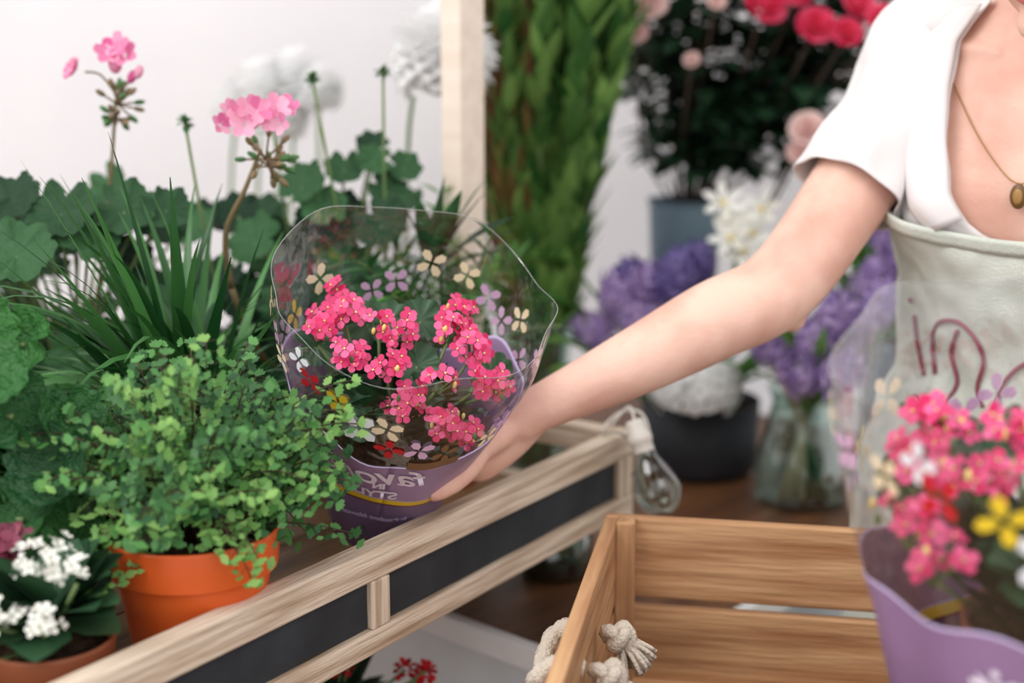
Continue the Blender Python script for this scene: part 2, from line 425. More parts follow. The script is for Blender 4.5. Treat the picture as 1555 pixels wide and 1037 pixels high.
# ------------------------------------------------------------------ grass-like plant
gx,gy=-.320,1.37
mb=MB(); pot(mb,gx,gy,SH,.12,.06,.045,M_terra2)
for i in range(210):
    a=U(0,2*pi); el=U(.35,1.4)
    d=V((math.cos(a)*math.cos(el),math.sin(a)*math.cos(el)*.55-.10,math.sin(el)))
    L=U(.20,.32)
    if d.x>.15: L*=.72
    leaf(mb,(gx+U(-.03,.03),gy+U(-.03,.02),SH+.11),d,L,U(.011,.018),M_grass,droop=U(.9,2.4),n=9,fold=.25,pw=.6,twist=U(-.6,.6))
for (dx,dy,dz,L) in ((-.12,-.1,.95,.34),(-.28,-.1,.8,.34),(.02,-.15,.9,.30),(-.5,-.2,.7,.34),(.35,-.3,.7,.24),(.2,-.3,.8,.26),(-.4,-.3,.8,.3),(-.2,-.3,1,.31),(-.15,-.25,.9,.32),(-.3,-.35,.9,.29),(-.1,-.35,.9,.28)):
    leaf(mb,(gx,gy-.01,SH+.11),(dx,dy,dz),L,.019,M_grass,droop=.4,n=8,fold=.25,pw=.6)
mb.obj('potted_grass_lily')

# ------------------------------------------------------------------ geraniums
def geranium(name,cx,cy,leaves,pr=.06,lm=M_ger):
    mb=MB(); pot(mb,cx,cy,SH,.11,pr,pr*.75,M_terra2)
    base=V((cx,cy,SH+.1))
    for (x,y,z,r,nn) in leaves:
        c=V((x,y,z)); m2=(base+c)/2+V((0,0,.03))
        tube(mb,[base+V((U(-.02,.02),U(-.02,.02),0)),m2,c-V((0,0,r*.12))],.0018,M_stem,5,k=3)
        rleaf(mb,c,nn,r,lm)
    return mb,base
def gflower(mb,c,s=1.0,n=7,m=M_gpet,spread=.022):
    c=V(c)
    for i in range(12):
        d=V((U(-1,1),U(-1,1),U(-.6,1))).normalized()
        tube(mb,[c-V((0,0,.02)),c-V((0,0,.02))+d*.018*s],.0011,M_stemp,4)
        ell(mb,c-V((0,0,.02))+d*.021*s,basis(d,0),(.0032,.0032,.0065),M_gerl if i%2 else M_stemp,6,5)
    for i in range(n):
        d=V((U(-1,1),U(-1,.4),U(.1,1))).normalized()
        flower(mb,c+d*spread*s,d,U(.012,.015)*s,m,None,5,.38,.3)
L1=[]
for i in range(70):
    x=U(-.70,-.34); y=U(1.47,1.75); z=U(1.0,1.225)-.12*max(0,(x+.45))
    L1.append((x,y,z,U(.028,.042),(U(-.6,.6),U(-1,-.1),U(.3,1))))
for (x,y,z,r) in ((-.53,1.5,1.235,.034),(-.47,1.48,1.225,.038),(-.41,1.5,1.225,.036),(-.365,1.5,1.225,.028),(-.5,1.42,1.19,.040),(-.56,1.48,1.22,.036)):
    L1.append((x,y,z,r,(U(-.4,.4),-.7,.8)))
mb,b=geranium('potted_geranium',-.50,1.60,L1)
tube(mb,[b,V((-.455,1.59,1.2)),V((-.433,1.575,1.335))],[.003,.0022,.002],M_stemp,6,k=4)
gflower(mb,(-.431,1.575,1.350),1.1,0,spread=.015)
gflower(mb,(-.433,1.575,1.335),.8,0,spread=.012)
ell(mb,(-.430,1.57,1.375),basis((0,0,1),0),(.008,.008,.012),M_gpet,8,6)
for q in ((-.425,1.572,1.392),(-.419,1.57,1.383),(-.437,1.57,1.385)): flower(mb,q,(U(-.3,.3),-.8,.4),.016,M_gpet,None,5,.4,.5)
tube(mb,[V((-.432,1.575,1.34)),V((-.447,1.572,1.362)),V((-.463,1.57,1.365))],.0013,M_stemp,5,k=3)
for i in range(4): flower(mb,(-.472+U(-.004,.004),1.568,1.368+U(-.004,.004)),(-.6,-.5,.4),.013,M_gpet,None,5,.4,.6)
for q in ((-.405,1.57,1.365),(-.413,1.572,1.36)):
    tube(mb,[V((-.432,1.575,1.34)),V(q)],.0012,M_stemp,4); ell(mb,q,basis((.5,0,1),0),(.005,.005,.008),M_gpet,8,6)
mb.obj('potted_geranium')

L2=[]
for i in range(60):
    L2.append((U(-.34,-.13),U(1.57,1.80),U(.97,1.20),U(.024,.036),(U(-.6,.6),U(-1,-.1),U(.3,1))))
for (x,y,z,r) in ((-.245,1.66,1.235,.03),(-.20,1.7,1.25,.024),(-.165,1.70,1.26,.022),(-.13,1.72,1.25,.022),(-.15,1.70,1.225,.026),(-.22,1.65,1.21,.028),(-.17,1.74,1.275,.020)):
    L2.append((x,y,z,r,(U(-.4,.4),-.8,.7)))
for i in range(24):
    L2.append((U(-.26,-.14),U(1.46,1.58),U(.96,1.14),U(.024,.036),(U(-.5,.5),U(-1,-.1),U(.5,1))))
mb,b=geranium('potted_geranium',-.215,1.66,L2)
tube(mb,[V((-.30,1.50,1.14)),V((-.30,1.48,1.20)),V((-.275,1.47,1.25)),V((-.257,1.465,1.29))],[.0035,.003,.0025,.002],M_stemp,6,k=4)
tube(mb,[b,V((-.28,1.56,1.05)),V((-.30,1.50,1.14))],.0035,M_stemp,6,k=3)
gflower(mb,(-.252,1.463,1.300),1.35,0); gflower(mb,(-.248,1.463,1.292),1.0,0)
for i in range(14):
    flower(mb,(-.262+U(-.036,.036),1.455+U(-.02,.015),1.322+U(-.008,.011)),(U(-.8,.8),-.8,U(0,.8)),U(.012,.017),M_gpet,None,5,.4,.5)
for (x,y,z,x0) in ((-.355,1.56,1.31,-.33),(-.228,1.65,1.355,-.19),(-.148,1.66,1.362,-.15),(-.28,1.68,1.30,-.26)):
    tube(mb,[V((x0,y+.02,1.1)),V(((x+x0)/2,y,(1.12+z)/2)),V((x,y,z))],.0018,M_stem,5,k=3)
    for i in range(20):
        d=V((U(-1,1),U(-1,1),U(-.4,1))).normalized(); leaf(mb,V((x,y,z)),d,.012,.008,M_gerl,n=3)
mb.obj('potted_geranium')

# feathery palm-like plant behind the wrapped kalanchoe
px_,py_=-.085,1.66
mb=MB(); pot(mb,px_,py_,SH,.11,.055,.042,M_terra2)
for i in range(26):
    a=U(0,2*pi); L=U(.19,.26); el=U(.8,1.4)
    d=V((math.cos(a)*math.cos(el),math.sin(a)*math.cos(el)*.6,math.sin(el))); p=V((px_+U(-.02,.02),py_+U(-.02,.02),SH+.1)); pts=[p]
    for k in range(10):
        p=p+d*L/10; d=(d+DOWN*.12).normalized(); pts.append(p)
    tube(mb,pts,.0016,M_stem,5)
    for k in range(4,11):
        tg=(pts[k]-pts[k-1]).normalized(); sd=tg.cross(V((0,.9,.3))).normalized()
        for s in (-1,1):
            leaf(mb,pts[k],sd*s+tg*.9,U(.045,.065)*(1.15-.05*k),.012,M_grass if i%3 else M_bright,droop=.5,n=4,fold=.2)
for (dx,dz,L) in ((.1,1,.12),(.35,.9,.13),(-.3,1,.11),(.6,.7,.12),(0.2,.8,.11),(-.1,.8,.10),(.8,.5,.11),(.45,1,.12)):
    leaf(mb,(px_-.005,py_-.06,1.135),(dx,-.15,dz),L,.026,M_ger,droop=.6,n=7,fold=.2,twist=U(-.8,.8))
tube(mb,[V((px_,py_,SH+.1)),V((px_-.005,py_-.06,1.14))],.002,M_stem,5)
mb.obj('potted_parlor_palm')

# broad-leaf primrose at left
qx,qy=-.455,1.15
mb=MB(); pot(mb,qx,qy,SH,.09,.05,.04,M_terra2)
for i in range(44):
    a=U(0,2*pi); el=U(-.1,1.3)
    d=V((math.cos(a)*math.cos(el),math.sin(a)*math.cos(el),math.sin(el)))
    c=V((qx,qy,SH+.12))+d*U(.06,.10)
    if c.z<SH+.02: c.z=SH+.04
    tube(mb,[V((qx,qy,SH+.08)),V((qx,qy,SH+.08))*.4+c*.6+V((0,0,.01)),c],.0025,M_stem,5)
    rleaf(mb,c,d+V((.3,-.5,.3)),U(.028,.040),M_prim,lobes=9,scal=.04,cup=.7)
for (x,y,z,r) in ((-.37,1.09,1.065,.036),(-.39,1.08,1.03,.034),(-.40,1.1,1.11,.034),(-.36,1.12,1.10,.028),(-.385,1.07,.985,.036),(-.41,1.09,1.14,.03),(-.36,1.10,1.01,.028),(-.43,1.12,1.17,.032),(-.40,1.14,1.16,.026)):
    rleaf(mb,(x,y,z),(U(-.4,.9),-.8,U(.2,.9)),r,M_prim,lobes=9,scal=.04,cup=.7)
    tube(mb,[V((qx,qy,SH+.08)),V((x-.02,y+.02,z-.01)),V((x,y,z-.005))],.0025,M_stem,5)
mb.obj('potted_primrose')

# white kalanchoe bottom left
wx,wy=-.358,1.03
mb=MB(); pot(mb,wx,wy,SH,.075,.050,.038,M_terra2,lip=.02)
for i in range(46):
    a=U(0,2*pi); el=U(.0,1.2)
    d=V((math.cos(a)*math.cos(el),math.sin(a)*math.cos(el),math.sin(el)))
    leaf(mb,V((wx,wy,SH+.085))+d*.012,d,U(.045,.066),U(.040,.052),M_kal,droop=.5,n=8,fold=.15,scal=.12,pw=1.1)
for (x,y,z,k,s) in ((-.355,1.01,1.020,24,.021),(-.385,.985,.985,22,.019),(-.345,.975,.985,12,.013),(-.325,1.0,1.012,6,.010),(-.40,.97,.955,10,.014)):
    tube(mb,[V((wx,wy,SH+.07)),V((x,y,z-.01))],.002,M_stem,5)
    for i in range(k):
        o=V((U(-s,s),U(-s,s),U(-s,s)*.8)); flower(mb,V((x,y,z))+o,(o.x*60,o.y*50-.5,.8+o.z*40),U(.0055,.0072),M_wpet,M_gerl,4,.40,.4,cr=.12)
for i in range(7): flower(mb,(-.392+U(-.018,.018),1.06,1.012+U(-.007,.007)),(U(-.5,.5),-.6,.6),.014,M_mar,None,5,.35,.3)
tube(mb,[V((wx-.01,wy,SH+.07)),V((-.392,1.062,1.01))],.0015,M_stem,5)
mb.add([V((-.40,.955,.925)),V((-.362,.963,.917)),V((-.367,.952,.873)),V((-.40,.945,.873))],[(0,1,2,3)],M_label)
mb.obj('potted_white_kalanchoe')

# ------------------------------------------------------------------ wrapped pink kalanchoe
def wrapped(name,base,axis,extra=0.0,S=1.0,seed=1,yaw=0.0,P=None,lip=.262,side=.04,e0=.147,kz=0.0,kt=0.0,more=(),skip=()):
    rr=random.Random(seed); u=rr.uniform
    root=empty(name)
    z=V(axis).normalized(); x=(V((1,0,0))-z*z.x).normalized(); y=z.cross(x)
    if yaw:
        x,y=x*math.cos(yaw)+y*math.sin(yaw), y*math.cos(yaw)-x*math.sin(yaw)
    base=V(base)+z*extra
    def loc(a,b,c): return base+(x*a+y*b+z*c)*S
    P=P or [(-.2,.044),(0,.046),(.02,.053),(.05,.062),(.08,.071),(.12,.088),(.16,.106),(.20,.119),(.235,.127),(.29,.133)]
    def R(h):
        for (a,ra),(b,rb) in zip(P,P[1:]):
            if h<=b:
                t=(h-a)/(b-a); return ra+(rb-ra)*t
        return P[-1][1]
    def surf(th,h,off=0):
        r=R(h)+off
        r*=1+.03*math.sin(3*th+seed)*max(0,h-.08)/.17+.018*math.sin(7*th+2*seed)*max(0,h-.1)/.15+.010*math.sin(11*th+h*30)
        n_=noise.noise(V((math.cos(th)*2.2,math.sin(th)*2.2,h*16+seed)))
        r+=.0045*n_
        hh=h
        if h>.2: hh=h+(h-.2)*(.12*math.sin(2*th+.6)+.08*math.sin(5*th)-.22*math.cos(th))
        return loc(r*math.sin(th),-r*math.cos(th),hh)
    def edge(th):
        a=(th+pi)%(2*pi)-pi
        e=e0+side*math.sin(a)**2
        if side>.02: e+=.02*math.exp(-((a-2.3)/.38)**2)
        return e+.003*math.sin(9*a)
    hs0=-extra/S
    wav=lambda th:.005*math.sin(2*th+1.2)
    nb=96
    rows=[('a',hs0),('a',hs0*.5),('a',0.002),('a',.03),('w',.070+kt),('w',.0785+kt),('w',.0805+kt),('w',.088+kt),('w',.0895+kt),('e',0),('e',.25),('e',.5),('e',.75),('e',.97),('e',1.0)]
    mats=[M_purpled]*4+[M_purpled,M_maroon,M_yel,M_lav]+[M_purple]*5+[M_lav]
    def pr(u_,v_):
        i=int(round(u_*(len(rows)-1))); k,h=rows[i]; th=v_*2*pi
        if k=='w': h=h+wav(th)
        if k=='e': b0=.0955+kt+wav(th)*.8; h=b0+(edge(th)-b0)*h
        return surf(th,h)
    m1=MB(); grid(m1,pr,len(rows)-1,nb,M_purple,lambda i,j:mats[i])
    o=m1.obj('printed_sleeve',root); so=o.modifiers.new('solid','SOLIDIFY'); so.thickness=.0006
    m2=MB()
    grid(m2,lambda a,b:surf(b*2*pi,edge(b*2*pi)+(lip-edge(b*2*pi))*a),8,nb,M_film)
    m2.obj('clear_film',root)
    m3=MB(); tube(m3,[surf(t/90*2*pi,lip) for t in range(91)],.0004,M_rim,5)
    def pbl(th,h,s,m,n=4):
        c=surf(th,h,.0012); a=surf(th+.06,h,.0012); b=surf(th,h+.006,.0012)
        ex=(a-c).normalized(); ey=(b-c); ey=(ey-ex*ey.dot(ex)).normalized(); nn=ex.cross(ey)
        sp=u(0,1.2)
        for i in range(n):
            q=2*pi*i/n+sp; dx=ex*math.cos(q)+ey*math.sin(q); dy=ey*math.cos(q)-ex*math.sin(q)
            vs=[c+dx*s*p[0]+dy*s*p[1] for p in ((.12,0),(.4,-.24),(.8,-.27),(1,0),(.8,.27),(.4,.24))]
            m3.add(vs,[(0,1,2,3,4,5)],m)
    rad=math.radians
    PB=[(-132,.216,M_cream,.0165),(174,.228,M_cream,.0165),(157,.226,M_cream,.015),(123,.222,M_cream,.0155),(-171,.210,M_lil,.015),(-160,.200,M_lil,.014),(145,.216,M_lil,.015),(134,.205,M_lil,.015),
        (-115,.195,M_yel,.0165),(-102,.190,M_lil,.015),(-26,.222,M_yel,.0155),(-4,.205,M_cream,.0165),(-16,.196,M_wht,.019),(-2,.176,M_red,.0145),(11,.182,M_lil,.015),(-42,.226,M_red,.015),(24,.174,M_tan,.014),(50,.2,M_lil,.013),(44,.186,M_cream,.013),(112,.19,M_lil,.014),(100,.21,M_lil,.013),(-60,.225,M_cream,.014),(-80,.225,M_lil,.014),(-95,.235,M_cream,.015),(-48,.245,M_wht,.013)]
    for th,h,m,s in PB: pbl(rad(th),h+kz,s*S,m)
    def lab(a,b): return surf(rad(8+26*a),.150+kt+.012*b+.004*a,.0015)
    grid(m3,lab,8,2,M_tan)
    m3.obj('printed_blossoms',root,smooth=False)
    def text(s,size,th0,h0,shear,m,sl=-.10):
        cu=bpy.data.curves.new('lettering','FONT'); cu.body=s; cu.size=size; cu.shear=shear; cu.align_x='CENTER'; cu.offset=.0006
        ob=bpy.data.objects.new('lettering',cu); sc.collection.objects.link(ob)
        bpy.context.view_layer.update()
        dg=bpy.context.evaluated_depsgraph_get(); me=bpy.data.meshes.new_from_object(ob.evaluated_get(dg))
        bpy.data.objects.remove(ob)
        for v in me.vertices:
            h=h0+kt+v.co.y+v.co.x*sl; v.co=surf(th0-v.co.x/R(h0),h,.0018)
        me.materials.clear(); me.materials.append(m)
        o=bpy.data.objects.new('lettering',me); sc.collection.objects.link(o); o.parent=root
    text('favorit',.036,rad(-8),.119,.35,M_letter)
    text('IN',.011,rad(-4),.112,0,M_letter)
    text('STYLE',.0165,rad(-8),.0955,0,M_letter)
    text('kalanchoe blossom',.0085,rad(-6),.055,.3,M_lav)
    m4=MB(); T=Matrix((x,y,z)).transposed().to_4x4(); T.translation=base-z*extra+z*.003
    hp=.10*S+extra
    rev(m4,[(.001,0),(.038*S,0),(.055*S,hp),(.052*S,hp),(.03*S,hp*.7)],M_terra2,T,32)
    rev(m4,[(.001,hp-.008),(.052*S,hp-.008)],M_soil,T,32)
    m4.obj('nursery_pot',root)
    m5=MB()
    for i in range(70):
        a=u(0,2*pi); el=u(.5,1.35); d=(x*math.cos(a)+y*math.sin(a))*math.cos(el)+z*math.sin(el)
        p=loc(.03*math.cos(a),.03*math.sin(a),.10+kz+.035*math.sin(el))
        leaf(m5,p,d,u(.050,.068)*S,u(.040,.054)*S,M_kal,droop=u(.1,.5),n=8,fold=.15,scal=.12,pw=1.0)
    for (a,b,c) in ((-.02,.05,.225),(.01,.06,.228),(.085,.02,.205),(-.085,.03,.2),(-.03,-.05,.18),(-.04,.06,.215),(.012,.0,.215),(-.035,-.03,.19),(.02,-.02,.195)):
        nn=(x*u(-.4,.4)-y*.7+z*.7); rleaf(m5,loc(a,b,c-.02+kz),nn,.022*S,M_kal,lobes=9,scal=.05)
        tube(m5,[loc(a*.3,b*.3,.1),loc(a,b,c-.022+kz)],.0018,M_stem,5)
    CL=[(-.070,.057,.217,9),(-.062,.034,.220,7),(-.084,.012,.205,11),(-.052,-.018,.205,9),(-.028,.008,.227,6),(-.012,.016,.224,6),(.042,.046,.227,12),(.036,.006,.232,8),(.060,.002,.222,12),(.070,-.026,.207,8),(-.014,-.025,.206,8),(.004,-.040,.186,6),(.004,-.050,.173,5),(.042,-.054,.176,11),(.068,-.050,.165,7),(.086,-.018,.2,5),(.032,-.036,.206,4),(-.080,.037,.20,6)]
    CL=[c for i,c in enumerate(CL) if i not in skip]+list(more)
    for (a,b,c,k) in CL:
        tube(m5,[loc(a*.3,b*.3,.10),loc(a*.75,b*.75,min(c-.03,.17)+kz),loc(a,b,c-.012+kz)],.0016*S,M_stem,5)
        for i in range(k+1):
            o=V((u(-1,1),u(-1,1),u(-.7,.9))); q=loc(a+o.x*.0150,b+o.y*.014,c+kz+o.z*.014)
            nn=x*(o.x*.9+a*5+u(-.3,.3))+y*(o.y*.6-.6)+z*(.8+o.z*.4)
            flower(m5,q,nn,u(.0078,.0100)*S,M_pink,M_pinkc,4,.44,.18,spin=u(0,6),cr=.12)
            tube(m5,[loc(a,b,c-.016+kz),q],.0008*S,M_gerl,4,cap=False)
        for i in range(3):
            o=V((u(-1,1),u(-1,1),u(-.6,.8))); q=loc(a+o.x*.019,b+o.y*.018,c+kz+o.z*.012-.002)
            ell(m5,q,(x,y,z),(.002*S,.002*S,.004*S),M_gerl if i%2 else M_pinkc,6,5)
    m5.obj('kalanchoe_plant',root)
    return root
kax=V((.19,-.343,.92))
wrapped('wrapped_kalanchoe',(-.138,1.371,.923),kax,lip=.272)
P2=[(-.2,.055),(-.06,.062),(0,.074),(.05,.092),(.10,.106),(.16,.118),(.2,.125),(.26,.131),(.32,.135)]
wrapped('wrapped_kalanchoe',(.382,.935,.766),(-.03,-.06,1),extra=.125,S=1.14,seed=6,yaw=-.15,P=P2,lip=.268,side=.0,e0=.137,kt=-.020,kz=-.004,
        more=((-.092,-.02,.175,8),(-.080,-.05,.165,7)))

# ------------------------------------------------------------------ crate on stool
P0=V((.096,1.381)); cu_=V((.9836,-.1804)); cw=V((-.1804,-.9836))
def cp(a,b,z): q=P0+cu_*a+cw*b; return V((q.x,q.y,z))
CW,CD=.43,.52; th=.014
cr=empty('wooden_crate')
for i,z in enumerate((.887,.793)):
    hh=.084
    board('back_slat_%d'%(i+1),cr,cp(CW/2,th/2,z),cu_,(CW,th,hh),M_crate)
    board('front_slat_%d'%(i+1),cr,cp(CW/2,CD-th/2,z),cu_,(CW,th,hh),M_crate)
    board('left_slat_%d'%(i+1),cr,cp(th/2,CD/2,z),cw,(CD-2*th,th,hh),M_crate)
    board('right_slat_%d'%(i+1),cr,cp(CW-th/2,CD/2,z),cw,(CD-2*th,th,hh),M_crate)
for i,(a,b) in enumerate(((th+.009,th+.012),(CW-th-.009,th+.012),(th+.009,CD-th-.012),(CW-th-.009,CD-th-.012))):
    board('corner_post_%d'%(i+1),cr,cp(a,b,.839),(0,0,1),(.186,.018,.024),M_crate,zd=(cw.x,cw.y,0))
for i in range(4):
    board('bottom_slat_%d'%(i+1),cr,cp(CW/2,.067+.129*i,.752),cu_,(CW-2*th,.122,.01),M_crate)
mbs=MB()
def soilf(a,b):
    q=cp(th+.02+a*(CW-2*th-.04),th+.02+b*(CD-2*th-.04),.759); q.z+=.003*noise.noise(q*60); return q
grid(mbs,soilf,40,40,M_soil); mbs.obj('spilled_soil',cr)
mr=MB()
def twist(t,a): return 1+.16*math.cos(3*a+t*60)
tube(mr,[cp(.012,.20,.885),cp(-.010,.20,.888),cp(-.026,.205,.875),cp(-.030,.24,.855),cp(-.026,.275,.872),cp(-.010,.28,.888),cp(.015,.28,.885)],.0080,M_rope,12,k=8,fn=twist)
for cc in (cp(.035,.20,.882),cp(.035,.28,.882)):
    pts=[]
    for i in range(49):
        t=2*pi*i/48; pts.append(cc+V(((math.sin(t)+2*math.sin(2*t))*.004,(math.cos(t)-2*math.cos(2*t))*.004,-math.sin(3*t)*.006)))
    tube(mr,pts,.006,M_rope,8,fn=twist)
    for i in range(34):
        d=V((U(-.1,.9),U(-.6,.4),U(-1,-.3))).normalized(); tube(mr,[cc+V((.004,0,-.006)),cc+d*.022,cc+d*.036+DOWN*.004],[.003,.0026,.002],M_rope,5,k=2)
mr.obj('rope_handle',cr)
st=empty('wooden_stool')
board('seat',st,cp(.22,.27,.729),cu_,(.30,.38,.034),M_table)
for i,(a,b) in enumerate(((.10,.11),(.34,.11),(.10,.43),(.34,.43))):
    board('leg_%d'%(i+1),st,cp(a,b,.356),(0,0,1),(.712,.035,.035),M_table)
for i,b in enumerate((.11,.43)): board('stretcher_%d'%(i+1),st,cp(.22,b,.25),cu_,(.24,.02,.03),M_table)

# ------------------------------------------------------------------ string light bulb hanging at the rack corner
mb=MB()
a=V((.140,1.565,.972)); b2=V((.172,1.535,.880)); dd=(b2-a).normalized(); X_,Y_,Z_=basis(dd,0)
T=Matrix((X_,Y_,Z_)).transposed().to_4x4(); T.translation=a
rev(mb,[(.001,-.004),(.009,-.004),(.011,0),(.011,.012),(.014,.014),(.014,.022),(.012,.024),(.012,.034)],M_socket,T,24)
rev(mb,[(.012,.034),(.013,.042),(.020,.056),(.026,.072),(.027,.084),(.022,.098),(.012,.107),(.001,.110)],M_glass,T,28)
for s in (-1,1): tube(mb,[a+dd*.034+X_*.003*s,a+dd*.07+X_*.008*s,a+dd*.085],.0006,M_metal,5)
tube(mb,[a,V((.135,1.59,.985)),V((.115,1.60,.960)),V((.11,1.62,.955)),V((.13,1.625,.97)),V((.150,1.60,.975)),V((.158,1.58,.955)),V((.15,1.565,.93))],.0015,M_socket,6,k=6)
tube(mb,[V((.105,1.585,.953)),V((.125,1.575,.957)),V((.15,1.58,.93)),V((.14,1.60,.90))],.0014,M_metal,6,k=6)
mb.obj('string_light_bulb')

# teal bottle under rack
mb=MB(); T=Tr(.055,1.70,.74)
rev(mb,[(.001,.002),(.04,.001),(.046,.008),(.046,.05),(.036,.066),(.016,.074),(.014,.082),(.018,.086)],M_teal,T,32)
rev(mb,[(.001,.005),(.042,.004),(.043,.03),(.001,.03)],M_teal,T,32)
mb.obj('teal_glass_jar')

# red flowers low, on a stand
mb=MB(); zx,zy=-.20,1.42
rev(mb,[(.001,0),(.11,0),(.10,.02),(.02,.03),(.018,.56),(.09,.575),(.09,.59),(.001,.59)],M_table,Tr(zx,zy,0),32)
mb.obj('plant_stand')
mb=MB(); pot(mb,zx,zy,.59,.09,.055,.042,M_terra2)
for i in range(70):
    a=U(0,2*pi); el=U(.1,1.3); d=V((math.cos(a)*math.cos(el),math.sin(a)*math.cos(el),math.sin(el)))
    leaf(mb,V((zx,zy,.67))+d*.02,d,U(.05,.09),.03,M_rosel,n=5)
for i in range(18):
    c=V((zx+U(-.075,.12),zy+U(-.06,.06),.755+U(-.025,.03))); tube(mb,[V((zx,zy,.66)),c],.0018,M_stem,5)
    pompon(mb,c,.014,M_redf,26,w=.6)
mb.obj('potted_red_chrysanthemum')

# ------------------------------------------------------------------ background bouquets
vx,vy=.035,2.10
mb=MB()
rev(mb,[(.001,0),(.045,0),(.05,.01),(.047,.12),(.055,.24),(.057,.25),(.052,.25),(.044,.12),(.045,.012),(.001,.01)],M_glass,Tr(vx,vy,.74),32)
for i in range(34):
    f=i/33; tx=-.090+.260*f+U(-.015,.015); ty=vy+U(-.07,.09); tz=U(1.50,1.72)-.3*abs(f-.4)*.5
    b=V((vx+U(-.025,.025),vy+U(-.025,.025),.76)); m_=V((vx+(tx-vx)*.48,vy+(ty-vy)*.3,1.12)); t_=V((tx,ty,tz))
    q=catmull([tuple(b),tuple(m_),tuple(t_)],14); pts=[V(a) for a in q]
    red=f<.42 and i%4!=0
    tube(mb,pts,.0032 if red else .0028,M_leur if red else M_stem,5)
    for k in range(9,len(pts)):
        tg=(pts[k]-pts[k-1]).normalized()
        for s in range(3 if red else 4):
            a=U(0,2*pi); o=V((math.cos(a),math.sin(a),0))
            leaf(mb,pts[k]-tg*U(0,.02),tg*1.5+o*U(.4,1.0),U(.055,.10),.009 if red else U(.020,.030),M_leur if (red and s<2) else M_leuc,droop=-.1,n=4,fold=.2)
mb.obj('vase_of_leafy_branches')

mb=MB(); cx,cy=-.155,2.00
rev(mb,[(.001,0),(.035,0),(.04,.01),(.036,.18),(.04,.2),(.036,.2),(.032,.18),(.034,.012)],M_glass,Tr(cx,cy,.74),28)
for (x,y,z,r) in ((-.092,1.93,1.378,.074),):
    tube(mb,[V((cx,cy,.76)),V((-.15,1.97,1.1)),V((x-.04,y,z-.05)),V((x,y,z-.03))],.003,M_stem,6,k=4); pompon(mb,(x,y,z),r,M_wpet2,200,w=.62,core=True)
mb.obj('vase_of_white_chrysanthemums')
mb=MB(); cx,cy=-.36,2.08
rev(mb,[(.001,0),(.035,0),(.04,.01),(.036,.14),(.04,.16),(.036,.16),(.032,.14)],M_glass,Tr(cx,cy,.74),28)
for (x,y,z,r,m) in ((-.40,2.3,1.315,.058,M_wpet2),(-.35,2.32,1.335,.055,M_wpet2),(-.44,2.3,1.29,.045,M_wpet2),(-.31,2.3,1.32,.045,M_wpet2),(-.37,2.3,1.28,.05,M_wpet2)):
    tube(mb,[V((cx,cy,.76)),V((x,cy+.15,1.1)),V((x,y,z))],.003,M_stem,6,k=4); pompon(mb,(x,y,z),r,m,110,w=.7,core=True)
mb.obj('vase_of_white_dahlias')

# roses in zinc bucket
bx,by=.289,2.37
mb=MB()
rev(mb,[(.001,0),(.045,0),(.06,.39),(.062,.40),(.064,.395),(.06,.40),(.055,.395),(.042,.01),(.001,.01)],M_zinc,Tr(bx,by,.74),36)
for i in range(26):
    tx=U(.20,.66); ty=by+U(-.13,.12); tz=U(1.32,1.62)
    b=V((bx+U(-.03,.03),by+U(-.03,.03),.78)); m_=V((bx+(tx-bx)*.2,by+(ty-by)*.2,1.18))
    pts=[V(a) for a in catmull([tuple(b),tuple(m_),(tx,ty,tz)],12)]
    tube(mb,pts,.003,M_stemd,5)
    for k in range(13,len(pts)):
        for s in range(5):
            a=U(0,2*pi); d=V((math.cos(a),math.sin(a),U(-.3,.6))).normalized(); q=pts[k]+d*U(.01,.05)
            leaf(mb,q,d,U(.045,.07),U(.028,.042),M_rosel,droop=.6,n=4,fold=.2)
for i in range(330):
    q=V((U(.18,.64),by+U(-.15,.08),U(1.20,1.54)))
    if q.z<1.30 and q.x<.26: continue
    d=V((U(-1,1),U(-1,.3),U(-.5,.6))); leaf(mb,q,d,U(.05,.07),U(.036,.052),M_rosel,droop=.5,n=4,fold=.2)
for (x,y,z,m,r) in ((.447,2.14,1.420,M_rose,.028),(.490,2.13,1.410,M_rose,.022),(.372,2.15,1.452,M_rose,.032),(.508,2.15,1.455,M_rose,.026),(.203,2.16,1.452,M_rosep,.026),(.184,2.16,1.410,M_rosep,.018),(.268,2.16,1.37,M_rosep,.012),(.44,2.14,1.27,M_rosep,.025),(.43,2.14,1.235,M_rosep,.018),(.42,2.15,1.47,M_rose,.024),(.54,2.13,1.43,M_rose,.022),(.30,2.15,1.455,M_rosep,.014)):
    rose(mb,(x,y,z),(U(-.4,.4),-.8,.5),r,m); tube(mb,[V((x,y+.01,z-.01)),V((x*.7+bx*.3,by,z-.2)),V((bx,by,1.1))],.0025,M_stemd,5)
mb.obj('bucket_of_roses')

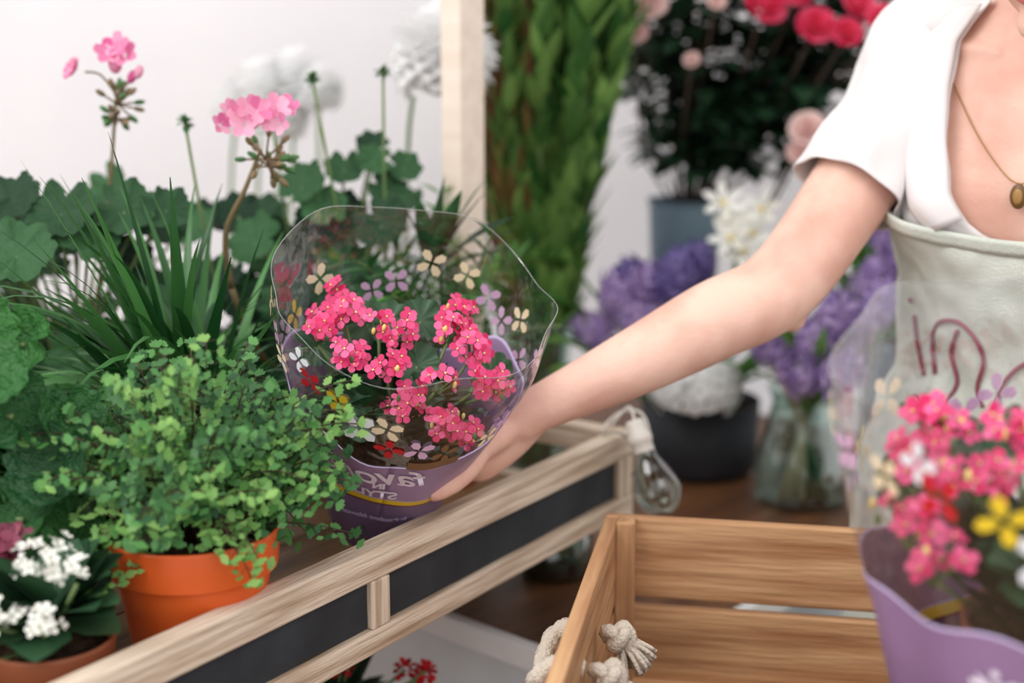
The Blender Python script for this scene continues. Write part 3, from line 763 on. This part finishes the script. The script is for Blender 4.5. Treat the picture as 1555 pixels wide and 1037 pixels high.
# dark planter with hyacinths and hydrangea
hx,hy=.292,2.14
pl=empty('planter_of_hyacinths')
mb=MB()
rev(mb,[(.001,0),(.075,0),(.088,.012),(.092,.115),(.089,.115),(.085,.02),(.001,.015)],M_dark,Tr(hx,hy,.74),40)
rev(mb,[(.001,.1),(.088,.1)],M_soil,Tr(hx,hy,.74),30)
mb.obj('planter',pl)
mb=MB()
for (x,y,z,dx,dz,h,m) in ((.165,2.07,.995,-.3,.9,.06,M_hya),(.205,2.06,1.02,-.1,1,.05,M_hya),(.245,2.10,1.035,.1,1,.05,M_hyb),(.14,2.08,.955,-.6,.6,.05,M_hya),(.225,2.04,1.035,.2,.9,.05,M_hyb),(.275,2.13,1.045,.1,1,.045,M_hyb),(.19,2.05,.965,0,1,.05,M_hya),(.18,2.09,1.03,-.2,1,.04,M_hyb)):
    hyacinth(mb,(x,y,z),(dx,-.2,dz),h,.038,m,26,.023)
    tube(mb,[V((hx+U(-.03,.03),hy,.84)),V((x,y,z))],.005,M_bright,6)
for i in range(26):
    a=U(0,2*pi); d=V((math.cos(a)*.9,math.sin(a)*.6,U(.6,1.2))); leaf(mb,(hx+U(-.04,.04),hy+U(-.04,.04),.84),d,U(.14,.24),.032,M_bright,droop=.7,n=7,fold=.3,pw=.6)
for q in ((.11,2.06,1.0),(.12,2.05,.94),(.10,2.08,1.06),(.13,2.04,.90)): leaf(mb,q,(-.6,-.2,.5),.09,.05,M_bright,droop=.9,n=6,fold=.3); tube(mb,[V((hx-.03,hy,.84)),V(q)],.003,M_bright,5)
for i in range(260):
    z=U(-.6,1); a=U(0,2*pi); q=math.sqrt(1-z*z); d=V((q*math.cos(a),q*math.sin(a),z)); k=U(.8,1.08)
    flower(mb,V((.268,2.02,.905))+V((d.x*.066,d.y*.05,d.z*.05))*k,d,.0145,M_wpet2,M_gerl,4,.45,.1)
tube(mb,[V((hx,hy-.03,.84)),V((.262,2.04,.91))],.004,M_stem,6)
for q in ((.335,2.12,1.135),(.36,2.12,1.115),(.315,2.12,1.160),(.345,2.1,1.09),(.375,2.13,1.15),(.325,2.1,1.11)):
    flower(mb,q,(U(-.5,.5),-.8,U(0,.6)),.034,M_wpet,M_pinkc,6,.20,.35); tube(mb,[V((hx,hy,.84)),V((.34,2.14,1.05)),V(q)],.003,M_stem,6,k=3)
mb.obj('flowers',pl)

# glass vase with purple flowers
mb=MB(); x0,y0=.421,1.985
rev(mb,[(.001,0),(.06,0),(.068,.01),(.066,.07),(.052,.12),(.045,.15),(.052,.17),(.054,.172),(.048,.168),(.042,.15),(.049,.12),(.063,.07),(.064,.012),(.001,.01)],M_glass,Tr(x0,y0,.74),36)
for i in range(26):
    a=U(0,2*pi); r=.045*math.sqrt(U(0,1)); tube(mb,[V((x0+r*math.cos(a),y0+r*math.sin(a),.752)),V((x0-r*.6*math.cos(a),y0-r*.6*math.sin(a),.90)),V((x0-r*2*math.cos(a),y0-r*math.sin(a),1.0))],U(.005,.0075),M_gerl if i%2 else M_label,6)
for (x,y,z,dx,dz,h) in ((.42,1.94,.965,.0,1,.05),(.47,1.95,.98,.4,.9,.05),(.375,1.95,.965,-.5,.7,.05),(.44,1.9,.935,.3,.5,.05),(.50,1.96,1.015,.5,.9,.05),(.445,1.93,1.01,.1,1,.04),(.40,1.92,.93,-.2,.6,.04)):
    hyacinth(mb,(x,y,z),(dx,-.3,dz),h,.035,M_hya,22,.022); tube(mb,[V((x0,y0,.88)),V((x,y,z))],.004,M_bright,6)
for i in range(30):
    a=U(0,2*pi); d=V((math.cos(a),math.sin(a)*.7,U(.6,1.6))); leaf(mb,(x0+U(-.02,.02),y0+U(-.02,.02),.90),d,U(.1,.2),.024,M_bright,droop=.5,n=6,fold=.3,pw=.6)
mb.obj('glass_vase_of_hyacinths')
mb=MB(); x0,y0=.60,2.14
rev(mb,[(.001,0),(.05,0),(.055,.01),(.06,.2),(.062,.21),(.056,.2),(.05,.01)],M_zinc,Tr(x0,y0,.74),32)
for i in range(110):
    a=U(0,2*pi); d=V((math.cos(a),math.sin(a)*.7,U(.5,2))); leaf(mb,(x0+U(-.06,.03),y0+U(-.03,.03),U(.94,1.14)),d,U(.08,.16),.03,M_bright if i%3 else M_leuc,droop=.5,n=6,fold=.3)
for (x,y,z) in ((.575,2.06,1.06),(.55,2.06,1.1),(.62,2.05,1.08),(.52,2.07,1.03)): hyacinth(mb,(x,y,z),(U(-.4,.4),-.2,1),.06,.034,M_hya,22,.022); tube(mb,[V((x0,y0,.92)),V((x,y,z))],.004,M_stem,6)
for (x,y,z) in ((.575,2.05,1.21),(.60,2.06,1.17),(.56,2.05,1.16)): pompon(mb,(x,y,z),.024,M_yf,40); tube(mb,[V((x0,y0,.92)),V((x,y,z))],.003,M_stem,6)
mb.obj('bucket_of_mixed_flowers')

# ------------------------------------------------------------------ woman
OX=.016
phi=math.radians(35)
f=V((-math.sin(phi),-math.cos(phi),0)); r_=V((-math.cos(phi),math.sin(phi),0)); UPV=V((0,0,1))
TR=[(.78,.590,1.560,.172,.120),(.90,.585,1.56,.178,.122),(.98,.580,1.55,.155,.11),(1.05,.573,1.535,.132,.10),(1.15,.563,1.512,.138,.108),(1.23,.555,1.497,.150,.124),(1.30,.551,1.488,.158,.112),(1.36,.549,1.486,.158,.094),(1.40,.549,1.486,.138,.075),(1.425,.549,1.482,.095,.062),(1.45,.547,1.474,.058,.055)]
TR=[(a,b+OX,c,d,e) for a,b,c,d,e in TR]
def trow(z):
    n=len(TR)
    if z<=TR[0][0]: return TR[0]
    if z>=TR[-1][0]: return TR[-1]
    for i in range(n-1):
        if z<=TR[i+1][0]:
            p0=TR[max(i-1,0)];p1=TR[i];p2=TR[i+1];p3=TR[min(i+2,n-1)]
            t=(z-p1[0])/(p2[0]-p1[0])
            return (z,)+tuple(.5*((2*b)+(-a+c)*t+(2*a-5*b+4*c-d)*t*t+(-a+3*b-3*c+d)*t**3) for a,b,c,d in zip(p0[1:],p1[1:],p2[1:],p3[1:]))
def ts(th,z,off=0.0):
    _,cx,cy,a,b=trow(z); a+=off;b+=off
    c,s=math.cos(th),math.sin(th)
    e=.88
    cc=math.copysign(abs(c)**e,c); ss=math.copysign(abs(s)**e,s)
    bust=0
    if c>0: bust=.018*math.exp(-((z-1.225)/.05)**2)*(math.exp(-((abs(th if th<pi else th-2*pi)-.62)/.35)**2))
    return V((cx,cy,z))+f*(b*cc+bust)+r_*(a*ss)
wm=empty('woman_florist')
mb=MB()
seg=48; zs=[.78+(1.45-.78)*i/36 for i in range(37)]
vs=[ts(2*pi*j/seg,z) for z in zs for j in range(seg)]
fs=[(i*seg+j,i*seg+(j+1)%seg,(i+1)*seg+(j+1)%seg,(i+1)*seg+j) for i in range(36) for j in range(seg)]
fs+=[tuple(range(seg))[::-1],tuple(36*seg+j for j in range(seg))]
mb.add(vs,fs,M_skin)
for s in (-1,1): tube(mb,[ts(s*.22,1.385,-.003),ts(s*.6,1.392,-.001),ts(s*1.0,1.402,-.001)],.008,M_skin,12,k=4)
tilt=math.radians(20)
F=(f*math.cos(tilt)-UPV*math.sin(tilt)); HU=(f*math.sin(tilt)+UPV*math.cos(tilt)); HR=r_
H=V((.512,1.388,1.522))
tube(mb,[V((.565,1.483,1.39)),V((.561,1.473,1.44)),H-HU*.035-F*.035],[.06,.052,.05],M_skin,28,k=5)
def hd(d,q):
    x,y,z=q
    if d[2]<0:
        k=-d[2]; x*=1-.38*k**1.6; y=y*(1-.15*k)+.016*k
    if d[1]<0: y*=1.05
    return (x,y,z)
ell(mb,H,(HR,F,HU),(.073,.090,.112),M_skin,40,28,hd)
ell(mb,H-HU*.090+F*.067,(HR,F,HU),(.022,.018,.018),M_skin,16,10)
tube(mb,[H+F*.088+HU*.018,H+F*.098-HU*.008,H+F*.106-HU*.024],[.007,.009,.012],M_skin,12,k=3)
for s in (-1,1):
    ell(mb,H+F*.096-HU*.028+HR*s*.010,(HR,F,HU),(.008,.009,.007),M_skin,12,8)
    ell(mb,H+HR*s*.074-HU*.005-F*.012,(HR,F,HU),(.008,.018,.030),M_skin,14,10)
    ell(mb,H+HR*s*.030+F*.078+HU*.022,(HR,F,HU),(.020,.010,.006),M_skin,12,8)
    ell(mb,H+HR*s*.036+F*.064-HU*.028,(HR,F,HU),(.022,.016,.020),M_skin,12,8)
# reaching arm
SHO=V((.458,1.562,1.383)); ELB=V((.272,1.432,1.152)); UM=V((.343,1.482,1.230))
armp=[V((.516,1.52,1.385)),SHO,V((.405,1.526,1.312)),UM,ELB,V((.205,1.418,1.120)),V((.135,1.402,1.086)),V((.075,1.393,1.058)),V((.026,1.388,1.036)),V((.006,1.389,1.024))]
armr=[.05,.056,.050,.0445,.0415,.0410,.0355,.0290,.0235,.026]
tube(mb,armp,armr,M_skin,28,k=6)
ell(mb,ELB+V((.012,-.002,-.034)),(V((1,0,0)),V((0,1,0)),UPV),(.018,.016,.012),M_skin,14,10)
def potp(al,z,rad):
    s=(z-.923)/.92; c=V((-.138,1.371,.923))+kax*s
    return V((c.x+rad*math.cos(al),c.y+rad*math.sin(al),z))
rd=math.radians
palm=[V((.016,1.389,1.030)),V((-.008,1.390,1.012)),potp(rd(24),.995,.090),potp(rd(38),.985,.088)]
tube(mb,palm,[.026,.033,.037,.033],M_skin,24,k=4,flat=.62,flatdir=(.6,.5,.55))
fz=[1.016,.998,.979,.962]; fl=[(34,112),(34,122),(34,118),(34,100)]
for z,(a0,a1),w in zip(fz,fl,(.0085,.009,.0085,.0075)):
    n=6; pts=[potp(rd(a0-8),z+.001,.086)]
    for i in range(n):
        a=a0+(a1-a0)*i/(n-1); pts.append(potp(rd(a),z-.004*i/n,.0775+(.003 if i in(1,3) else 0)-(z-.96)*-.12))
    tube(mb,pts,[w*1.15,w*1.1,w*1.0,w*1.04,w*.93,w*.92,w*.72],M_skin,14,k=3)
tpts=[V((-.002,1.385,1.018)),potp(rd(2),1.008,.088),potp(rd(-18),.998,.087),potp(rd(-38),.987,.085),potp(rd(-55),.978,.082)]
tube(mb,tpts,[.017,.0155,.012,.0115,.0085],M_skin,16,k=4)
# other arm, steadying the crate
SH2=V((.683,1.405,1.375)); W2=V((.600,1.17,.985))
tube(mb,[V((.636,1.44,1.385)),SH2,V((.716,1.36,1.28)),V((.741,1.30,1.17)),V((.749,1.27,1.115)),V((.715,1.235,1.07)),V((.655,1.20,1.02)),W2,V((.58,1.16,.972))],[.05,.058,.05,.046,.043,.041,.033,.0245,.025],M_skin,26,k=6)
tube(mb,[V((.588,1.165,.98)),V((.563,1.15,.962)),V((.548,1.135,.952))],[.026,.034,.033],M_skin,20,k=3,flat=.6,flatdir=(.3,.2,1))
for i,(L,w) in enumerate(((.9,.0082),(1.0,.0088),(.95,.0083),(.78,.0073))):
    b=V((.538,1.158-.021*i+.002,.951)); tube(mb,[b+V((.012,0,.004)),b,b+V((-.024*L,-.004,.0)),b+V((-.042*L,-.006,-.012)),b+V((-.048*L,-.006,-.032))],[w,w*1.1,w,w*.95,w*.7],M_skin,12,k=3)
tube(mb,[V((.573,1.175,.97)),V((.557,1.185,.955)),V((.548,1.19,.925)),V((.545,1.188,.905))],[.014,.0125,.0105,.008],M_skin,12,k=3)
for s in (-1,1):
    h=V((.588+OX,1.56,.82))+r_*s*.085; k_=V((.588+OX,1.545,.46))+r_*s*.095; a_=V((.59+OX,1.58,.09))+r_*s*.10
    tube(mb,[h,h*.5+k_*.5+f*.008,k_,k_*.6+a_*.4-f*.012,a_,a_-UPV*.05],[.088,.072,.054,.052,.034,.034],M_skin,24,k=4)
    ell(mb,a_+f*.05-UPV*.058,(r_,f,UPV),(.038,.105,.028),M_skin,18,10)
body=mb.obj('body',wm)
m=body.modifiers.new('fuse','REMESH'); m.mode='VOXEL'; m.voxel_size=.0042; m.use_smooth_shade=True
m=body.modifiers.new('soft','SMOOTH'); m.factor=.5; m.iterations=5
mb=MB()
for s in (-1,1):
    ell(mb,H+HR*s*.030+F*.076+HU*.008,(HR,F,HU),(.013,.010,.0075),M_eyew,14,8)
    ell(mb,H+HR*s*.030+F*.0835+HU*.007,(HR,F,HU),(.0052,.003,.0052),M_iris,12,8)
    tube(mb,[H+HR*s*.014+F*.087+HU*.030,H+HR*s*.032+F*.084+HU*.035,H+HR*s*.048+F*.072+HU*.030],.0025,M_hair,6,k=3)
tube(mb,[H+HR*.022+F*.083-HU*.055,H+HR*.008+F*.093-HU*.052,H+F*.093-HU*.053,H-HR*.008+F*.093-HU*.052,H-HR*.022+F*.083-HU*.055],[.0015,.0042,.004,.0042,.0015],M_lip,8,k=3)
tube(mb,[H+HR*.020+F*.082-HU*.058,H+F*.091-HU*.061,H-HR*.020+F*.082-HU*.058],[.0015,.005,.0015],M_lip,8,k=4)
mb.obj('face_details',wm)
mb=MB()
seg=44;rings=30;vs=[]
for i in range(rings+1):
    p=pi*(.001+.998*i/rings)
    for j in range(seg):
        a=2*pi*j/seg; d=(math.sin(p)*math.cos(a),math.sin(p)*math.sin(a),math.cos(p))
        k=1.10+.02*math.sin(a*18)
        q=hd(d,(d[0]*.073*k,d[1]*.092*k,d[2]*.115*k)); vs.append(H+HR*q[0]+F*q[1]+HU*q[2])
fs=[]
for i in range(rings):
    for j in range(seg):
        p=pi*(i+.5)/rings; a=2*pi*(j+.5)/seg; y=math.sin(p)*math.sin(a); z=math.cos(p)
        if (y<.12 and z>-.55+ .9*max(0,y+.35)) or z>.62: fs.append((i*seg+j,(i+1)*seg+j,(i+1)*seg+(j+1)%seg,i*seg+(j+1)%seg))
mb.add(vs,fs,M_hair); ell(mb,H-F*.115+HU*.02,(HR,F,HU),(.042,.036,.042),M_hair,24,16,lambda d,q:tuple(c*(1+.05*math.sin(d[0]*14+d[2]*9)) for c in q))
o=mb.obj('hair_bun',wm); so=o.modifiers.new('s','SOLIDIFY'); so.thickness=.006
# shirt
def wv(z):
    T=[(1.198,0),(1.205,.022),(1.22,.040),(1.25,.056),(1.30,.066),(1.35,.073),(1.40,.076),(1.44,.060)]
    if z<=T[0][0]: return 0
    for (a,b),(c,d) in zip(T,T[1:]):
        if z<=c: return b+(d-b)*(z-a)/(c-a)
    return T[-1][1]
def fold(p,s=1.0): return s*(.007*noise.noise(p*9)+.006*noise.noise(p*22)+.003*noise.noise(V((p.x*60,p.y*60,p.z*18))))
def shirt(u,v):
    z=.86+(1.442-.86)*u
    _,cx,cy,a,b=trow(z); w=wv(z); tv=math.asin(min(.98,(w/(a+.012))))if w>0 else 0
    th=tv+(2*pi-2*tv)*v
    p=ts(th,z,.013); return ts(th,z,.014+fold(p))
mb=MB(); grid(mb,shirt,110,110,M_shirt)
def lapel(s):
    def g(u,v):
        z=1.225+(1.435-1.225)*u; _,cx,cy,a,b=trow(z); w=wv(z); wd=.055*math.sin(pi*min(1,.12+u*.8))**.6
        lat=w-.004+wd*v; th=math.asin(min(.97,lat/(a+.013)))
        p=ts(s*th,z-.02*v*(1-u),.02)
        return ts(s*th,z-.02*v*(1-u),.020+.009*math.sin(pi*v)+.003+fold(p,.5))
    return g
for s in (-1,1): grid(mb,lapel(s),40,12,M_shirt)
def slv(t,a): return 1+.05*math.sin(3*a+t*7)+.035*math.sin(7*a+t*11)+.02*math.sin(17*t+2*a)+.03*math.sin(5*a-13*t)
tube(mb,[V((.528,1.515,1.395)),SHO+V((0,0,.004)),V((.424,1.540,1.338)),V((.385,1.512,1.286)),V((.352,1.488,1.242))],[.050,.066,.064,.062,.061],M_shirt,48,cap=False,k=10,fn=slv)
tube(mb,[V((.626,1.45,1.39)),SH2+V((0,0,.004)),V((.716,1.365,1.29)),V((.728,1.33,1.23))],[.05,.067,.063,.062],M_shirt,40,cap=False,k=8,fn=slv)
o=mb.obj('shirt',wm); so=o.modifiers.new('s','SOLIDIFY'); so.thickness=.0018
# apron
def apr(u,v):
    th=rd(-84+168*v); top=1.205+.050*(abs(th)/rd(84))**1.5; z=.45+(top-.45)*u
    if z>=.9:
        p=ts(th,z,.024); return ts(th,z,.025+fold(p,1.2))
    p=ts(th,.9,.026+ .05*(.9-z)); p=V((p.x,p.y,z)); k=.008*math.sin(th*9)*(.9-z)/.45
    return p+f*k
mb=MB(); grid(mb,apr,130,80,M_apron)
def hemband(u,v):
    th=rd(-84+168*v); top=1.207+.050*(abs(th)/rd(84))**1.5; return ts(th,top-.016*u,.0275+fold(ts(th,top,.024),1.2))
grid(mb,hemband,3,80,M_apron)
for s in (-1,1):
    pts=[ts(s*rd(78),1.245,.028),ts(s*rd(74),1.30,.026),ts(s*rd(68),1.36,.026),ts(s*rd(62),1.405,.024),ts(s*rd(80),1.435,.022),ts(s*rd(125),1.41,.022),ts(s*rd(150),1.33,.02),ts(s*rd(160),1.2,.02)]
    tube(mb,pts,.009,M_apron,10,k=5,flat=.25,flatdir=tuple(f))
def band(u,v): return ts(rd(84)+rd(192)*v,1.03+.03*u,.022)
grid(mb,band,2,30,M_apron)
o=mb.obj('apron',wm); so=o.modifiers.new('s','SOLIDIFY'); so.thickness=.0018
mb=MB()
def ap(lat,z):
    z-=.018
    a=trow(z)[3]+.024; th=math.asin(max(-.95,min(.95,lat/a))); return ts(th,z,.0275+fold(ts(th,z,.024),1.2))
for poly in ([(.112,1.125),(.108,1.10),(.100,1.075),(.092,1.06)],[(.116,1.145),(.114,1.14)],
             [(.078,1.065),(.083,1.10),(.072,1.125),(.05,1.13),(.03,1.115),(.022,1.09),(.026,1.06),(.018,1.04)],
             [(.05,1.12),(.06,1.09),(.05,1.06),(.062,1.03)],[(.01,1.03),(.004,1.07),(-.012,1.095),(-.03,1.09),(-.04,1.06),(-.05,1.04)],
             [(-.055,1.12),(-.06,1.08),(-.075,1.05),(-.09,1.06)],[(.10,1.035),(.06,1.018),(.02,1.012),(-.03,1.015)]):
    tube(mb,[ap(a,z) for a,z in poly],.0024,M_bur,6,k=6)
mb.obj('apron_embroidery',wm)
mb=MB()
ch=[ts(rd(60),1.425,.004),ts(rd(40),1.39,.004),ts(rd(22),1.335,.004),ts(rd(9),1.285,.004),ts(0,1.262,.006),ts(rd(-9),1.285,.004),ts(rd(-22),1.335,.004),ts(rd(-40),1.39,.004),ts(rd(-60),1.425,.004)]
tube(mb,ch,.0008,M_gold,6,k=6)
pc=ts(0,1.250,.009); ell(mb,pc,(r_,f,UPV),(.0085,.003,.0125),M_bronze,18,10); ell(mb,pc+f*.003,(r_,f,UPV),(.005,.002,.008),M_gold,14,8)
mb.obj('necklace',wm)
mb=MB()
for s in (-1,1):
    h=V((.588+OX,1.56,.82))+r_*s*.085; k_=V((.588+OX,1.545,.46))+r_*s*.095; a_=V((.59+OX,1.58,.10))+r_*s*.10
    tube(mb,[h+UPV*.03,h*.5+k_*.5+f*.008,k_,k_*.6+a_*.4-f*.01,a_],[.096,.084,.066,.062,.052],M_pant,28,cap=False,k=4)
    ell(mb,a_+f*.05-UPV*.062,(r_,f,UPV),(.044,.118,.036),M_shoe,22,12,lambda d,q:(q[0],q[1],max(q[2],-.034)))
grid(mb,lambda u,v:ts(2*pi*v,.775+.2*u,.009),8,48,M_pant)
mb.obj('trousers_and_shoes',wm)

# ------------------------------------------------------------------ light + camera
w=bpy.data.worlds.new('sky'); sc.world=w; w.use_nodes=True
bg=w.node_tree.nodes['Background']; bg.inputs[0].default_value=(1,.99,.985,1); bg.inputs[1].default_value=1.04
def area(name,loc,tgt,size,power,col=(1,1,1)):
    l=bpy.data.lights.new(name,'AREA'); l.size=size; l.energy=power; l.color=col
    o=bpy.data.objects.new(name,l); sc.collection.objects.link(o); o.location=loc
    o.rotation_euler=(V(tgt)-V(loc)).to_track_quat('-Z','Y').to_euler()
area('window_light',(-1.6,.2,2.9),(0,1.5,1.0),1.6,48,(1,.985,.97))
area('shop_front_light',(.9,-.6,2.7),(0,1.5,1.0),1.6,17,(1,.975,.95))
cam=bpy.data.cameras.new('camera'); co=bpy.data.objects.new('camera',cam); sc.collection.objects.link(co)
co.location=(0,0,1.4); co.rotation_euler=(math.radians(78),0,0)
cam.lens=50; cam.sensor_width=36; cam.clip_start=.05
cam.dof.use_dof=True; cam.dof.focus_distance=1.27; cam.dof.aperture_fstop=2.2
sc.camera=co
